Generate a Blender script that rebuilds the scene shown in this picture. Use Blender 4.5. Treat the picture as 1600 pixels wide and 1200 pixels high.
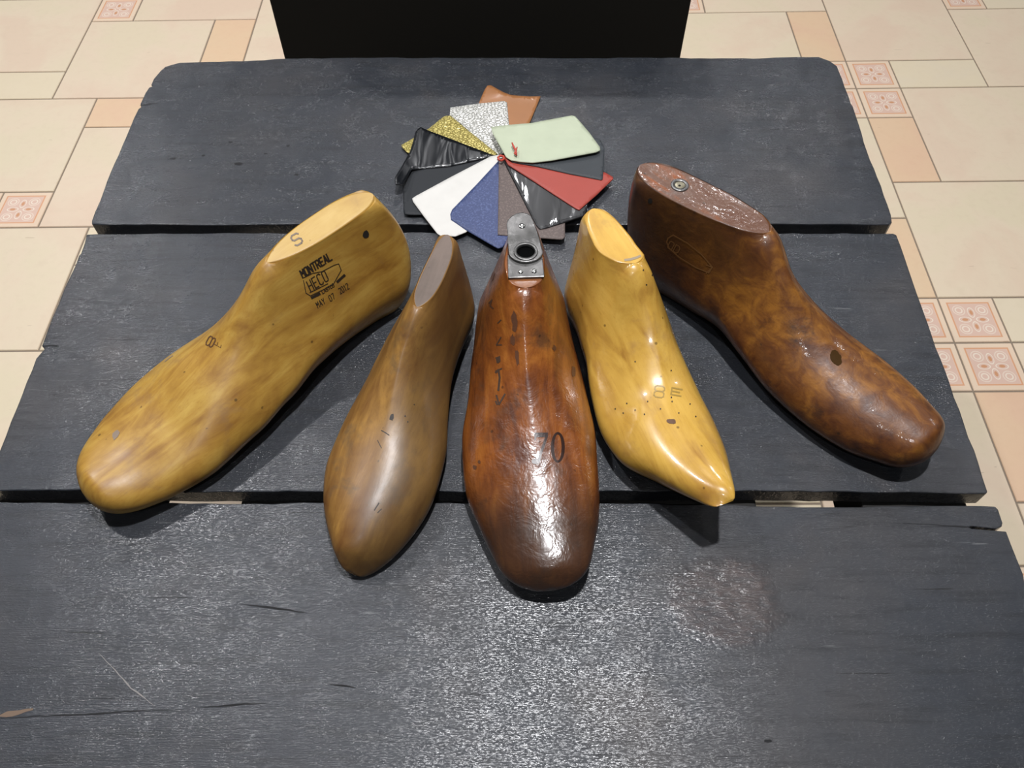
import bpy, bmesh, math, random
from mathutils import Vector, Matrix
from mathutils.bvhtree import BVHTree
from mathutils.geometry import tessellate_polygon

# ------------------------------------------------------------------ scene, camera, light
for o in list(bpy.data.objects): bpy.data.objects.remove(o)
S = bpy.context.scene
COL = S.collection
FPX = 1260.0; TILT = math.radians(55.8); HC = 1.2; TZ = 0.62
cam = bpy.data.cameras.new('camera'); cam.sensor_width = 36.0; cam.lens = 36.0*FPX/1600.0
cam.clip_start = .01
camo = bpy.data.objects.new('camera', cam); COL.objects.link(camo)
camo.location = (0, 0, HC); camo.rotation_euler = (math.radians(90)-TILT, 0, 0)
S.camera = camo
S.view_settings.view_transform = 'Standard'; S.view_settings.look = 'None'
S.view_settings.gamma = 1; S.view_settings.exposure = 0.0
S.view_settings.use_curve_mapping = False

W = bpy.data.worlds.new('room_light'); S.world = W; W.use_nodes = True
W.node_tree.nodes['Background'].inputs[0].default_value = (.86, .92, 1.0, 1)
W.node_tree.nodes['Background'].inputs[1].default_value = 0.05

def lamp(name, loc, power, size, col=(.98, .98, 1.0)):
    l = bpy.data.lights.new(name, 'AREA'); l.shape = 'DISK'; l.size = size; l.energy = power; l.color = col
    o = bpy.data.objects.new(name, l); COL.objects.link(o); o.location = loc
    return o
LAMPS = [((-.12, -.75, 2.6), 6, .06), ((.12, .44, 2.6), 42, .075), ((-1.02, 1.08, 2.6), 22, .09), ((.06, 2.55, 2.6), 17, .12), ((-2.2, 3.0, 2.6), 36, .15), ((1.25, 3.2, 2.6), 10, .15), ((2.7, 1.9, 2.6), 13, .15)]  # far left-back and far right lamps are added to brighten the floor
for p, e, s in LAMPS: lamp('ceiling_or_fill_spot', p, e, s)

# ------------------------------------------------------------------ helpers
CT, ST = math.cos(TILT), math.sin(TILT)
def ray(x, y):
    u = (x-800)/FPX; v = (y-600)/FPX
    return Vector((u, CT-v*ST, -ST-v*CT))
def at(x, y, z):
    """the real-world point at height z that the photo shows at (x, y)"""
    d = ray(x, y); t = (z-HC)/d.z
    return Vector((d.x*t, d.y*t, z))
def tag(o, label=None, cat=None, group=None, kind=None):
    if label: o['label'] = label
    if cat: o['category'] = cat
    if group: o['group'] = group
    if kind: o['kind'] = kind
    return o
def link(name, me, mat, parent=None):
    for m in (mat if isinstance(mat, (list, tuple)) else [mat]): me.materials.append(m)
    o = bpy.data.objects.new(name, me); COL.objects.link(o)
    if parent: o.parent = parent
    return o
def mesh(name, vs, fs, mat, parent=None, smooth=False, mi=None):
    me = bpy.data.meshes.new(name); me.from_pydata([tuple(v) for v in vs], [], fs)
    o = link(name, me, mat, parent)
    if mi:
        for p, i in zip(me.polygons, mi): p.material_index = i
    if smooth:
        for p in me.polygons: p.use_smooth = True
    return o
def empty(name, loc, rz=0):
    o = bpy.data.objects.new(name, None); COL.objects.link(o); o.location = loc; o.rotation_euler = (0, 0, rz)
    o.empty_display_size = .05
    return o
def box_bm(bm, a, b):
    vs = [bm.verts.new((x, y, z)) for x in (a[0], b[0]) for y in (a[1], b[1]) for z in (a[2], b[2])]
    for f in ((0,1,3,2),(4,6,7,5),(0,4,5,1),(2,3,7,6),(0,2,6,4),(1,5,7,3)): bm.faces.new([vs[i] for i in f])
def from_bm(name, bm, mat, parent=None, smooth=False):
    bmesh.ops.recalc_face_normals(bm, faces=bm.faces)
    me = bpy.data.meshes.new(name); bm.to_mesh(me); bm.free()
    o = link(name, me, mat, parent)
    if smooth:
        for p in me.polygons: p.use_smooth = True
    return o
def bevel(o, w, seg=2, ang=40):
    m = o.modifiers.new('bevel', 'BEVEL'); m.width = w; m.segments = seg; m.limit_method = 'ANGLE'; m.angle_limit = math.radians(ang)
    return o

# ------------------------------------------------------------------ materials
class NT:
    def __init__(s, name):
        s.m = bpy.data.materials.new(name); s.m.use_nodes = True; s.t = s.m.node_tree
        s.b = s.t.nodes['Principled BSDF']
    def n(s, typ, ins=None, **kw):
        n = s.t.nodes.new(typ)
        for k, v in kw.items(): setattr(n, k, v)
        for k, v in (ins or {}).items():
            if hasattr(v, 'is_output') or isinstance(v, bpy.types.NodeSocket): s.t.links.new(v, n.inputs[k])
            else: n.inputs[k].default_value = v
        return n
    def set(s, **kw):
        for k, v in kw.items():
            k = k.replace('_', ' ')
            if isinstance(v, bpy.types.NodeSocket): s.t.links.new(v, s.b.inputs[k])
            else: s.b.inputs[k].default_value = v
        return s
    def coord(s, scale=(1, 1, 1), kind='Object', loc=(0, 0, 0)):
        c = s.n('ShaderNodeTexCoord'); m = s.n('ShaderNodeMapping', {0: c.outputs[kind], 1: loc, 3: scale}); return m.outputs[0]
    def noise(s, vec, scale=5, detail=4, rough=.55, dist=0):
        return s.n('ShaderNodeTexNoise', {'Vector': vec, 'Scale': scale, 'Detail': detail, 'Roughness': rough, 'Distortion': dist}).outputs['Fac']
    def ramp(s, fac, stops, interp='LINEAR'):
        r = s.n('ShaderNodeValToRGB', {0: fac}); cr = r.color_ramp; cr.interpolation = interp
        while len(cr.elements) < len(stops): cr.elements.new(.5)
        for e, (p, c) in zip(cr.elements, stops):
            e.position = p; e.color = c if len(c) == 4 else (*c, 1)
        return r.outputs[0]
    def mix(s, f, a, b, blend='MIX'):
        return s.n('ShaderNodeMix', {0: f, 6: a if isinstance(a, bpy.types.NodeSocket) else (*a, 1)[:4], 7: b if isinstance(b, bpy.types.NodeSocket) else (*b, 1)[:4]}, data_type='RGBA', blend_type=blend).outputs[2]
    def math(s, op, a, b=0., c=0.):
        return s.n('ShaderNodeMath', {0: a, 1: b, 2: c}, operation=op).outputs[0]
    def bump(s, h, strength=.3, dist=.001, normal=None):
        ins = {'Height': h, 'Strength': strength, 'Distance': dist}
        if normal: ins['Normal'] = normal
        return s.n('ShaderNodeBump', ins).outputs[0]
G = lambda v: (v, v, v)

def plain(name, col, rough=.5, metal=0., coat=0., spec=.5):
    a = NT(name); a.set(Base_Color=(*col, 1), Roughness=rough, Metallic=metal, Coat_Weight=coat, Specular_IOR_Level=spec); return a.m

def plank_material(name, seed, knot=None):
    a = NT(name); o = (seed, seed*.7, 0)
    v = a.coord((1, 1, 1), loc=o)
    vg = a.coord((1, 9, 3), loc=o)
    vs = a.coord((1, 26, 3), loc=o)
    big = a.noise(v, 7, 5, .6)
    grain = a.noise(vg, 14, 6, .65, .3)
    fine = a.noise(vs, 55, 4, .6)
    grit = a.noise(v, 260, 3, .6)
    c = a.ramp(big, [(.3, (.011, .014, .020)), (.5, (.018, .021, .027)), (.72, (.032, .031, .033))])
    c = a.mix(a.ramp(grain, [(.36, G(.55)), (.5, G(0))]), c, (.008, .009, .011))
    # brown worn patches
    wn = a.noise(v, 3.3, 4, .6)
    c = a.mix(a.ramp(wn, [(.60, G(0)), (.72, G(.5))]), c, (.050, .038, .030))
    # short dark cracks along the grain
    vc = a.coord((1, 22, 1), loc=(seed*2, 3, 0))
    ck = a.noise(vc, 16, 3, .5, .4)
    crack = a.ramp(ck, [(.70, G(0)), (.74, G(1))])
    c = a.mix(crack, c, (.008, .008, .009))
    # pale scuffs
    vk = a.n('ShaderNodeMapping', {0: v, 2: (0, 0, .9), 3: (1, 14, 1)}).outputs[0]
    sc = a.noise(vk, 22, 3, .5)
    scr = a.ramp(sc, [(.73, G(0)), (.77, G(.28))])
    c = a.mix(scr, c, (.20, .20, .20))
    rr = a.noise(v, 42, 4, .65)
    rough = a.ramp(a.math('MULTIPLY_ADD', big, .4, a.math('MULTIPLY', rr, .6)), [(.38, G(.50)), (.62, G(.64))])
    h = a.math('MULTIPLY_ADD', grit, .35, a.math('MULTIPLY_ADD', fine, .9, a.math('MULTIPLY', rr, 1.0)))
    h = a.math('SUBTRACT', h, a.math('MULTIPLY', crack, 1.2))
    if knot:    # rough brown knot with torn grain
        q = a.n('ShaderNodeSeparateXYZ', {0: a.coord()})
        dx = a.math('DIVIDE', a.math('SUBTRACT', q.outputs[0], knot[0]), knot[2]); dy = a.math('DIVIDE', a.math('SUBTRACT', q.outputs[1], knot[1]), knot[3])
        r = a.math('SQRT', a.math('ADD', a.math('MULTIPLY', dx, dx), a.math('MULTIPLY', dy, dy)))
        km = a.ramp(a.math('MULTIPLY_ADD', a.noise(v, 28, 4, .65), 1.1, a.math('SUBTRACT', r, .55)), [(.75, G(1)), (1., G(0))])
        vk2 = a.n('ShaderNodeMapping', {0: v, 2: (0, 0, 1.05), 3: (1, 3.2, 1)}).outputs[0]
        kn = a.noise(vk2, 75, 4, .65, .6)
        c = a.mix(a.math('MULTIPLY', km, .42), c, a.ramp(kn, [(.35, (.016, .014, .014)), (.65, (.075, .045, .038))]))
        h = a.math('ADD', h, a.math('MULTIPLY', a.math('MULTIPLY', km, kn), 6.))
    b1 = a.bump(grain, .09, .002)
    nb = a.bump(h, .24, .0009, b1)
    a.set(Base_Color=c, Roughness=rough, Specular_IOR_Level=.30, Normal=nb,
          Coat_Weight=a.ramp(rr, [(.38, G(.45)), (.62, G(1.))]), Coat_Roughness=.17)
    fleck = a.ramp(a.noise(a.coord((1, 3.4, 1), loc=o), 360, 2, .6), [(.50, G(0)), (.70, G(1))])
    a.t.links.new(a.bump(fleck, .38, .0012, nb), a.b.inputs['Coat Normal'])
    return a.m

def wood_material(name, lo, mid, hi, stain, rough=(.28, .4), coat=.0, coat_rough=.12, bump=.15, blot=.5, seed=0., stain_amt=.5, lumps=0., along=None, iso=1., side=None, spec=.5):
    """wooden last: grain runs along x (the length of the last)"""
    a = NT(name); o = (seed, seed*1.3, seed*.4)
    v = a.coord((1, 1, 1), loc=o); vg = a.coord((2.2+8*(1-iso), 13, 11-2*iso), loc=o); vf = a.coord((4, 40, 30), loc=o)
    big = a.noise(v, 16, 4, .6, .5); g = a.noise(vg, 6, 5, .6, .8); f = a.noise(vf, 22, 3, .6)
    m = a.math('MULTIPLY_ADD', g, .55, a.math('MULTIPLY', big, .45))
    c = a.ramp(m, [(.36, lo), (.5, mid), (.64, hi)])
    c = a.mix(a.ramp(f, [(.55, G(0)), (.75, G(.35))]), c, lo)
    st = a.noise(v, 30, 5, .65, .3)
    c = a.mix(a.ramp(st, [(.56, G(0)), (.70, G(stain_amt))]), c, stain)
    sp = a.n('ShaderNodeTexVoronoi', {'Vector': v, 'Scale': 95.}).outputs['Distance']
    pick = a.noise(v, 70, 1, .5)
    dot = a.math('MULTIPLY', a.ramp(sp, [(.09, G(1)), (.14, G(0))]), a.ramp(pick, [(.59, G(0)), (.62, G(.6))]))
    c = a.mix(dot, c, (.02, .012, .006))
    if along:   # darker towards one end: (x0, x1, colour)
        x = a.n('ShaderNodeSeparateXYZ', {0: a.coord()}).outputs[0]
        e = a.n('ShaderNodeMapRange', {0: a.math('MULTIPLY_ADD', big, .03, x), 1: along[0], 2: along[1]}).outputs[0]
        c = a.mix(a.math('MULTIPLY', e, along[3]), c, along[2])
    if side:    # one flank darker: partly stain, partly shade painted into the colour
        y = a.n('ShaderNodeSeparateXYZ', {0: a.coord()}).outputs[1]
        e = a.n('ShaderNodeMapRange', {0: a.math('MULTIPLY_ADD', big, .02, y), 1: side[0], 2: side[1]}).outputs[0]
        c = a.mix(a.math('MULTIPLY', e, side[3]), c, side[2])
    rn = a.noise(v, 60, 4, .6)
    h = a.math('MULTIPLY_ADD', f, .25, rn)
    nb = a.bump(h, bump, .0008)
    if lumps:
        nb = a.bump(a.noise(v, 75, 3.5, .62, .4), lumps, .0022, nb)
    a.set(Base_Color=c, Roughness=a.ramp(rn, [(.3, G(rough[0])), (.7, G(rough[1]))]), Normal=nb,
          Coat_Weight=coat, Coat_Roughness=coat_rough, Specular_IOR_Level=spec)
    if coat: a.t.links.new(nb, a.b.inputs['Coat Normal'])
    return a.m

# ------------------------------------------------------------------ floor tiles
UX = .1074*.991
def gx(i): return (-10.15+.991*(i+10))*.1074
def gy(i, j):
    x = -10.15+.991*(i+10); w = (x+9)/17.5
    yl = 8.28+.992*(j-8); yr = 8.47+1.0165*(j-8)
    return (yl*(1-w)+yr*w)*.1074
D, O, R_, B = 'deco', 'orange', 'cream', 'big'
TILES = [(-10,-7,15,18,B),(-7,-6,16,18,O),(-10,-9,18,19,D),(-9,-6,18,20,B),(-13,-10,16,19,B),(-12,-10,15,16,R_),(-12,-9,12,15,B),
 (-9,-7,14,15,O),(-9,-6,11,14,B),(-10,-9,11,12,D),(-11,-10,11,12,D),(-11,-8,8,11,B),(-6,-3,16,19,B),
 (-9,-6,6,8,B),(-11,-9,5,8,B),
 (7,8,14,15,D),(8,9,14,15,D),(7,8,15,16,D),(8,9,15,16,D),(9,11,15,16,R_),(9,12,12,15,B),(8,9,12,14,O),(8,11,9,12,B),(5,8,11,14,B),
 (7,8,9,11,O),(7,8,7,8,D),(8,9,7,8,D),(7,8,8,9,D),(8,9,8,9,D),(9,11,8,9,R_),(9,12,5,8,B),(8,9,5,7,O),(5,8,4,7,B),(8,11,2,5,B),(8,11,16,19,B),
 (11,14,15,18,B),(11,12,18,19,D),(12,14,18,20,R_),(5,8,18,21,B),(7,8,16,18,O),(4,7,15,18,B),(4,5,18,19,D),(-9,-8,18,18,O)]
TILES = [t for t in TILES if t[3] > t[2]]
occ = {}
for k, t in enumerate(TILES):
    for i in range(t[0], t[1]):
        for j in range(t[2], t[3]): occ[(i, j)] = k
rnd = random.Random(4)
for j in range(-6, 34):                      # the rest of the floor, laid in the same mixed pattern
    for i in range(-22, 24):
        if (i, j) in occ: continue
        for w, h, kd in ((3, 3, B), (2, 1, R_), (1, 2, O), (1, 1, D)):
            cells = [(i+a, j+b) for a in range(w) for b in range(h)]
            if all(c not in occ and c[0] < 24 and c[1] < 34 for c in cells):
                for c in cells: occ[c] = len(TILES)
                TILES.append((i, i+w, j, j+h, kd)); break
def tile_material(name, cols, deco=False):
    a = NT(name); v = a.coord(); 
    isl = a.n('ShaderNodeNewGeometry').outputs['Random Per Island']
    big = a.noise(v, 4.5, 4, .55, .4); sm = a.noise(v, 60, 4, .6); n3 = a.noise(v, 13, 3, .6)
    c = a.ramp(big, [(.38, cols[0]), (.5, cols[1]), (.62, cols[2])])
    tint = a.ramp(isl, [(0, cols[0]), (.5, cols[1]), (1, cols[2])])
    c = a.mix(.35, c, tint)
    c = a.mix(a.ramp(sm, [(.5, G(0)), (.75, G(.22))]), c, cols[3])
    c = a.mix(a.ramp(n3, [(.62, G(0)), (.8, G(.3))]), c, cols[3])
    # fine dark hairline marks in the glaze
    hv = a.n('ShaderNodeMapping', {0: v, 2: (0, 0, 1.1), 3: (1, 7, 1)}).outputs[0]
    c = a.mix(a.ramp(a.noise(hv, 17, 2, .5), [(.745, G(0)), (.76, G(.35))]), c, (.22, .15, .09))
    h = sm
    if deco:
        uv = a.n('ShaderNodeTexCoord').outputs['UV']
        s = a.n('ShaderNodeSeparateXYZ', {0: uv})
        x = a.math('SUBTRACT', s.outputs[0], .5); y = a.math('SUBTRACT', s.outputs[1], .5)
        ax = a.math('ABSOLUTE', x); ay = a.math('ABSOLUTE', y)
        mx = a.math('MAXIMUM', ax, ay); mn = a.math('MINIMUM', ax, ay)
        frame = a.ramp(mx, [(.375, G(0)), (.385, G(1)), (.405, G(1)), (.415, G(0))])
        inner = a.ramp(mx, [(.37, G(1)), (.38, G(0))])
        # four petals along the axes
        pm = a.math('DIVIDE', a.math('SUBTRACT', mx, .165), .062); pn = a.math('DIVIDE', mn, .034)
        pr = a.math('SQRT', a.math('ADD', a.math('MULTIPLY', pm, pm), a.math('MULTIPLY', pn, pn)))
        petal = a.ramp(pr, [(.85, G(1)), (1.0, G(0))])
        halo = a.ramp(a.math('MULTIPLY', pr, .4), [(.62, G(0)), (.68, G(.85)), (.76, G(.85)), (.82, G(0))])
        # scrolls between the petals: rings on the diagonals
        dx = a.math('SUBTRACT', ax, .22); dy = a.math('SUBTRACT', ay, .22)
        dr = a.math('SQRT', a.math('ADD', a.math('MULTIPLY', dx, dx), a.math('MULTIPLY', dy, dy)))
        ring = a.ramp(dr, [(.045, G(0)), (.055, G(.8)), (.068, G(.8)), (.08, G(0))])
        ring2 = a.ramp(dr, [(.095, G(0)), (.105, G(.55)), (.115, G(.55)), (.125, G(0))])
        white = a.math('MAXIMUM', a.math('MAXIMUM', halo, a.math('MAXIMUM', ring, ring2)), 0.)
        c = a.mix(inner, c, (.70, .49, .39))
        c = a.mix(a.math('MULTIPLY', white, inner), c, (.86, .76, .62))
        c = a.mix(a.math('MULTIPLY', petal, .85), c, (.58, .27, .12))
        c = a.mix(a.math('MULTIPLY', frame, .85), c, (.66, .30, .15))
        h = a.math('MULTIPLY_ADD', a.math('MAXIMUM', white, frame), .8, sm)
    a.set(Base_Color=c, Roughness=.5, Specular_IOR_Level=.35, Normal=a.bump(h, .25, .001))
    return a.m
M_tile = tile_material('cream_glazed_tile', [(.73,.56,.42),(.75,.62,.46),(.72,.625,.44),(.63,.51,.37)])
M_orange = tile_material('apricot_tile', [(.74,.50,.34),(.75,.54,.35),(.73,.55,.36),(.66,.44,.28)])
M_yellow = tile_material('straw_tile', [(.73,.62,.44),(.75,.64,.46),(.73,.63,.48),(.66,.55,.40)])
M_deco = tile_material('relief_flower_tile', [(.76,.58,.42),(.78,.60,.44),(.78,.62,.46),(.74,.55,.4)], True)
M_grout = plain('grout', (.25, .20, .15), .9)
bm = bmesh.new(); uvl = bm.loops.layers.uv.new('UVMap')
g = .0018
for (i0, i1, j0, j1, kd) in TILES:
    x0, x1 = gx(i0), gx(i1)
    P = [Vector((x0, gy(i0, j0), 0)), Vector((x1, gy(i1, j0), 0)), Vector((x1, gy(i1, j1), 0)), Vector((x0, gy(i0, j1), 0))]
    sx = (1, -1, -1, 1); sy = (1, 1, -1, -1)
    top = [bm.verts.new((p.x+sx[k]*(g+.0012), p.y+sy[k]*(g+.0012), 0)) for k, p in enumerate(P)]
    low = [bm.verts.new((p.x+sx[k]*g, p.y+sy[k]*g, -.0012)) for k, p in enumerate(P)]
    bot = [bm.verts.new((p.x+sx[k]*g, p.y+sy[k]*g, -.004)) for k, p in enumerate(P)]
    mi = {'deco': 3, 'orange': 1, 'cream': 2, 'big': 0}[kd]
    f = bm.faces.new(top); f.material_index = mi
    for l, uvc in zip(f.loops, ((0, 0), (1, 0), (1, 1), (0, 1))): l[uvl].uv = uvc
    for a_, b_ in ((top, low), (low, bot)):
        for k in range(4):
            f = bm.faces.new([a_[k], b_[k], b_[(k+1) % 4], a_[(k+1) % 4]]); f.material_index = mi
            for l in f.loops: l[uvl].uv = (0, 0)
vs = [bm.verts.new(p) for p in ((-2.7, -.9, -.0022), (2.7, -.9, -.0022), (2.7, 3.9, -.0022), (-2.7, 3.9, -.0022))]
f = bm.faces.new(vs); f.material_index = 4
fl = from_bm('floor', bm, [M_tile, M_orange, M_yellow, M_deco, M_grout]); tag(fl, kind='structure')
fl['label'] = 'cream and apricot tiled floor with small flower relief tiles'

# ------------------------------------------------------------------ black cabinet behind the table
M_black = NT('black_painted_board'); nb = M_black.noise(M_black.coord(), 40, 3)
M_black.set(Base_Color=(.012, .011, .009, 1), Roughness=.75, Specular_IOR_Level=.15, Normal=M_black.bump(nb, .1, .0005)); M_black = M_black.m
bm = bmesh.new(); box_bm(bm, (-.299, .95, 0), (.221, 1.35, .80))
cab = from_bm('display_box', bm, M_black); bevel(cab, .0015)
tag(cab, 'plain black display box standing on the tiles behind the plank table', 'box')

# ------------------------------------------------------------------ plank table
TAB = empty('plank_table', (-.02, .41, 0))
tag(TAB, 'low table of three dark weathered planks carrying the shoe lasts', 'table')
def wobble(pts, amp, step, seed, keep=2):
    r = random.Random(seed); out = []
    for a_, b_ in zip(pts, pts[1:]+pts[:1]):
        d = (b_-a_).length; n = max(1, int(d/step))
        for k in range(n):
            p = a_.lerp(b_, k/n)
            if k and n > 1:
                nrm = Vector((-(b_-a_).y, (b_-a_).x)).normalized(); p = p+nrm*r.uniform(-amp, amp)
            out.append(p)
    return out
def plank(px, world_extra, thick, seed, mat, side_in=.002):
    pts = [at(x, y, TZ).xy for x, y in px] if px else []
    pts += [Vector(p) for p in world_extra]
    pts = wobble(pts, .0007, .012, seed)
    bm = bmesh.new()
    top = [bm.verts.new((p.x, p.y, TZ)) for p in pts]
    ft = bm.faces.new(top)
    if ft.normal.z < 0: pass
    bmesh.ops.recalc_face_normals(bm, faces=[ft])
    if ft.normal.z < 0: bmesh.ops.reverse_faces(bm, faces=[ft])
    r = bmesh.ops.extrude_face_region(bm, geom=[ft])
    nv = [e for e in r['geom'] if isinstance(e, bmesh.types.BMVert)]
    for v in nv: v.co.z -= thick
    # the extruded copy is the bottom: keep both caps
    bm.faces.new([v for v in top]) if not ft.is_valid else None
    loc = Vector((-.02, .41, 0))
    for v in bm.verts: v.co -= loc
    o = from_bm('plank', bm, mat, TAB)
    bevel(o, .0011, 2, 50)
    return o
P1 = [(143,350),(143,345),(148,331),(162,297),(178,256),(197,213),(209,184),(216,170),(220,167),(219,162),(227,145),(233,136),(238,134.5),(236,132),(240,123),(251,110),(258,104),(269,100.6),(281,97.5),(312,96.5),
      (344,96),(397,94),(447,91),(520,90),(590,89.6),(700,90),(800,89.5),(900,90.5),(1000,89.5),(1094,90.4),(1178,91),(1245.6,88.4),(1279,88.4),(1296,94.5),(1304,100),(1308,103),
      (1320,135),(1330,162),(1333,166),(1347,209),(1360,250),(1377,290),(1392.4,335),(1394,347),(1390,350.5),(1205,349.5),(1000,350.5),(800,351),(640,350),(469,350),(312,351.5),(195,350.5)]
P2 = [(135,366),(126,396),(123,399),(110,430),(91,475),(72.5,520),(65,540),(69,545),(56,560),(41,597),(0,702),(-26,766),(100,766),(240,767),(400,768),(600,768),(800,768),(1000,767.5),(1200,767),(1350,769),(1542,771),
      (1543.5,768),(1530,725),(1507,662),(1485,600),(1470,560),(1440,477),(1420,420),(1401,367),(1396,364.5),(1200,364),(1000,363),(800,363),(600,363),(400,364),(250,364)]
P3 = [(-45,784),(100,785.5),(243,786),(375,787),(500,785),(700,785),(900,786),(1100,788),(1200,791),(1280,792),(1350,792),(1375,790.5),(1450,790),(1532,790),(1555,791),(1560,796),(1567,817),(1566,822),(1558,826),
      (1542,824.5),(1520,822),(1513,823),(1518,825.5),(1545,828),(1572.5,830),(1580,850),(1590,875),(1599,897),(1604,925)]
M_p1, M_p2, M_p3 = plank_material('dark_stained_plank', 1.), plank_material('dark_scuffed_plank', 5.3), plank_material('dark_knotty_plank', 9.1, (at(1135, 940, TZ).x+.02, at(1135, 940, TZ).y-.41, .042, .036))
plank(P1, [], .020, 1, M_p1)
plank(P2, [], .0185, 2, M_p2)
plank(P3, [(.372, .14), (.368, .0), (.365, -.04), (-.1, -.042), (-.41, -.04), (-.413, .1)], .020, 3, M_p3)
def tpart(name, a_, b_, mat, bv=.002):
    bm = bmesh.new(); box_bm(bm, a_, b_); 
    for v in bm.verts: v.co -= Vector((-.02, .41, 0))
    return bevel(from_bm(name, bm, mat, TAB), bv)
M_under = plain('blackened_timber', (.012, .011, .010), .8)
tpart('crossbeam', (-.422, -.02, .545), (-.305, .84, .5995), M_under)
tpart('crossbeam', (.286, -.02, .545), (.372, .84, .5995), M_under)
tpart('base_box', (-.222, .0, 0), (.200, .82, .5995), M_under)
for x0 in (-.37, .30):
    for y0 in (.02, .74):
        tpart('leg', (x0, y0, 0), (x0+.05, y0+.05, .545), M_under)

# surface damage and marks on the planks: thin shapes lying in the wood surface
def ribbon(name, pts3, widths, mat, parent, up=Vector((0, 0, 1)), loc=Vector((0, 0, 0)), lift=.0002):
    vs = []; fs = []
    for k, p in enumerate(pts3):
        a_ = pts3[max(0, k-1)]; b_ = pts3[min(len(pts3)-1, k+1)]
        t = (b_-a_).normalized(); nrm = up.cross(t).normalized()*widths[k]/2
        vs += [p+nrm+up*lift-loc, p-nrm+up*lift-loc]
    for k in range(len(pts3)-1): fs.append((2*k, 2*k+1, 2*k+3, 2*k+2))
    return mesh(name, vs, fs, mat, parent)
M_crack = plain('crack_shadow_dirt', (.006, .006, .007), .9)
M_pale = plain('pale_scratched_wood', (.16, .15, .14), .6)
M_raw = plain('raw_brown_wood', (.13, .085, .055), .7)
LT = Vector((-.02, .41, 0))
def crack(pts, w, seed, mat=M_crack, name='crack'):
    r = random.Random(seed); P = [at(x, y, TZ) for x, y in pts]; Q = []
    for a_, b_ in zip(P, P[1:]):
        n = max(2, int((b_-a_).length/.004))
        for k in range(n): Q.append(a_.lerp(b_, k/n)+Vector((r.uniform(-1, 1), r.uniform(-1, 1), 0))*.00025)
    Q.append(P[-1]); n = len(Q)
    ws = [w*max(.08, math.sin(math.pi*min(1, (k+.3)/(n))) )*r.uniform(.5, 1.2) for k in range(n)]
    return ribbon(name, Q, ws, mat, TAB, loc=LT)
crack([(-20,1124),(60,1119),(140,1116),(210,1111),(290,1109)], .0011, 1)
crack([(305,1106),(340,1104),(370,1101),(415,1099)], .0014, 2)
crack([(375,944),(420,949),(455,954),(480,958)], .0014, 3)
crack([(515,1069),(535,1071),(556,1075)], .0016, 4)
crack([(218,165.5),(232,163),(247,161.5)], .0022, 5)
crack([(66,541),(80,540),(92,541)], .0016, 6)
crack([(1465,821),(1490,822),(1515,823.5)], .0014, 7)
crack([(1410,818),(1440,819),(1470,820)], .0006, 8)
crack([(154,1020),(180,1047),(205,1075),(222,1088),(242,1103)], .0010, 9, M_pale, 'scratch')
crack([(-10,1120),(30,1113),(52,1108)], .004, 10, M_raw, 'scratch')
for k, (x, y, w, h) in enumerate([(372,256,7,2.4),(270,248,5,1.8),(360,222,3.5,1.2),(463,273,4,1.6),(318,243,3,1.5),(450,228,3,1.5),(415,240,3,1),(1200,1158,8,3)]):
    c = at(x, y, TZ); r = random.Random(k); pts = []
    sx = (at(x+w, y, TZ)-c).length; sy = (at(x, y+h, TZ)-c).length
    for q in range(12):
        an = q/12*math.tau; rr = r.uniform(.7, 1.15)
        pts.append(c+Vector((math.cos(an)*sx*rr, math.sin(an)*sy*rr, .0002))-LT)
    mesh('dent', pts, [tuple(range(12))], M_crack, TAB)

# ------------------------------------------------------------------ shoe lasts
def pch(xs,ys,x):
    # monotone cubic (Fritsch-Carlson)
    n=len(xs)
    if x<=xs[0]:return ys[0]
    if x>=xs[-1]:return ys[-1]
    d=[(ys[i+1]-ys[i])/(xs[i+1]-xs[i]) for i in range(n-1)]
    m=[0]*n
    m[0]=d[0];m[-1]=d[-1]
    for i in range(1,n-1):
        if d[i-1]*d[i]>0:
            w1=2*(xs[i+1]-xs[i])+xs[i]-xs[i-1];w2=xs[i+1]-xs[i]+2*(xs[i]-xs[i-1])
            m[i]=(w1+w2)/(w1/d[i-1]+w2/d[i])
    for i in range(n-1):
        if x<=xs[i+1]:
            h=xs[i+1]-xs[i];t=(x-xs[i])/h
            return ys[i]*(1+2*t)*(1-t)**2+m[i]*h*t*(1-t)**2+ys[i+1]*t*t*(3-2*t)+m[i+1]*h*t*t*(t-1)
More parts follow.
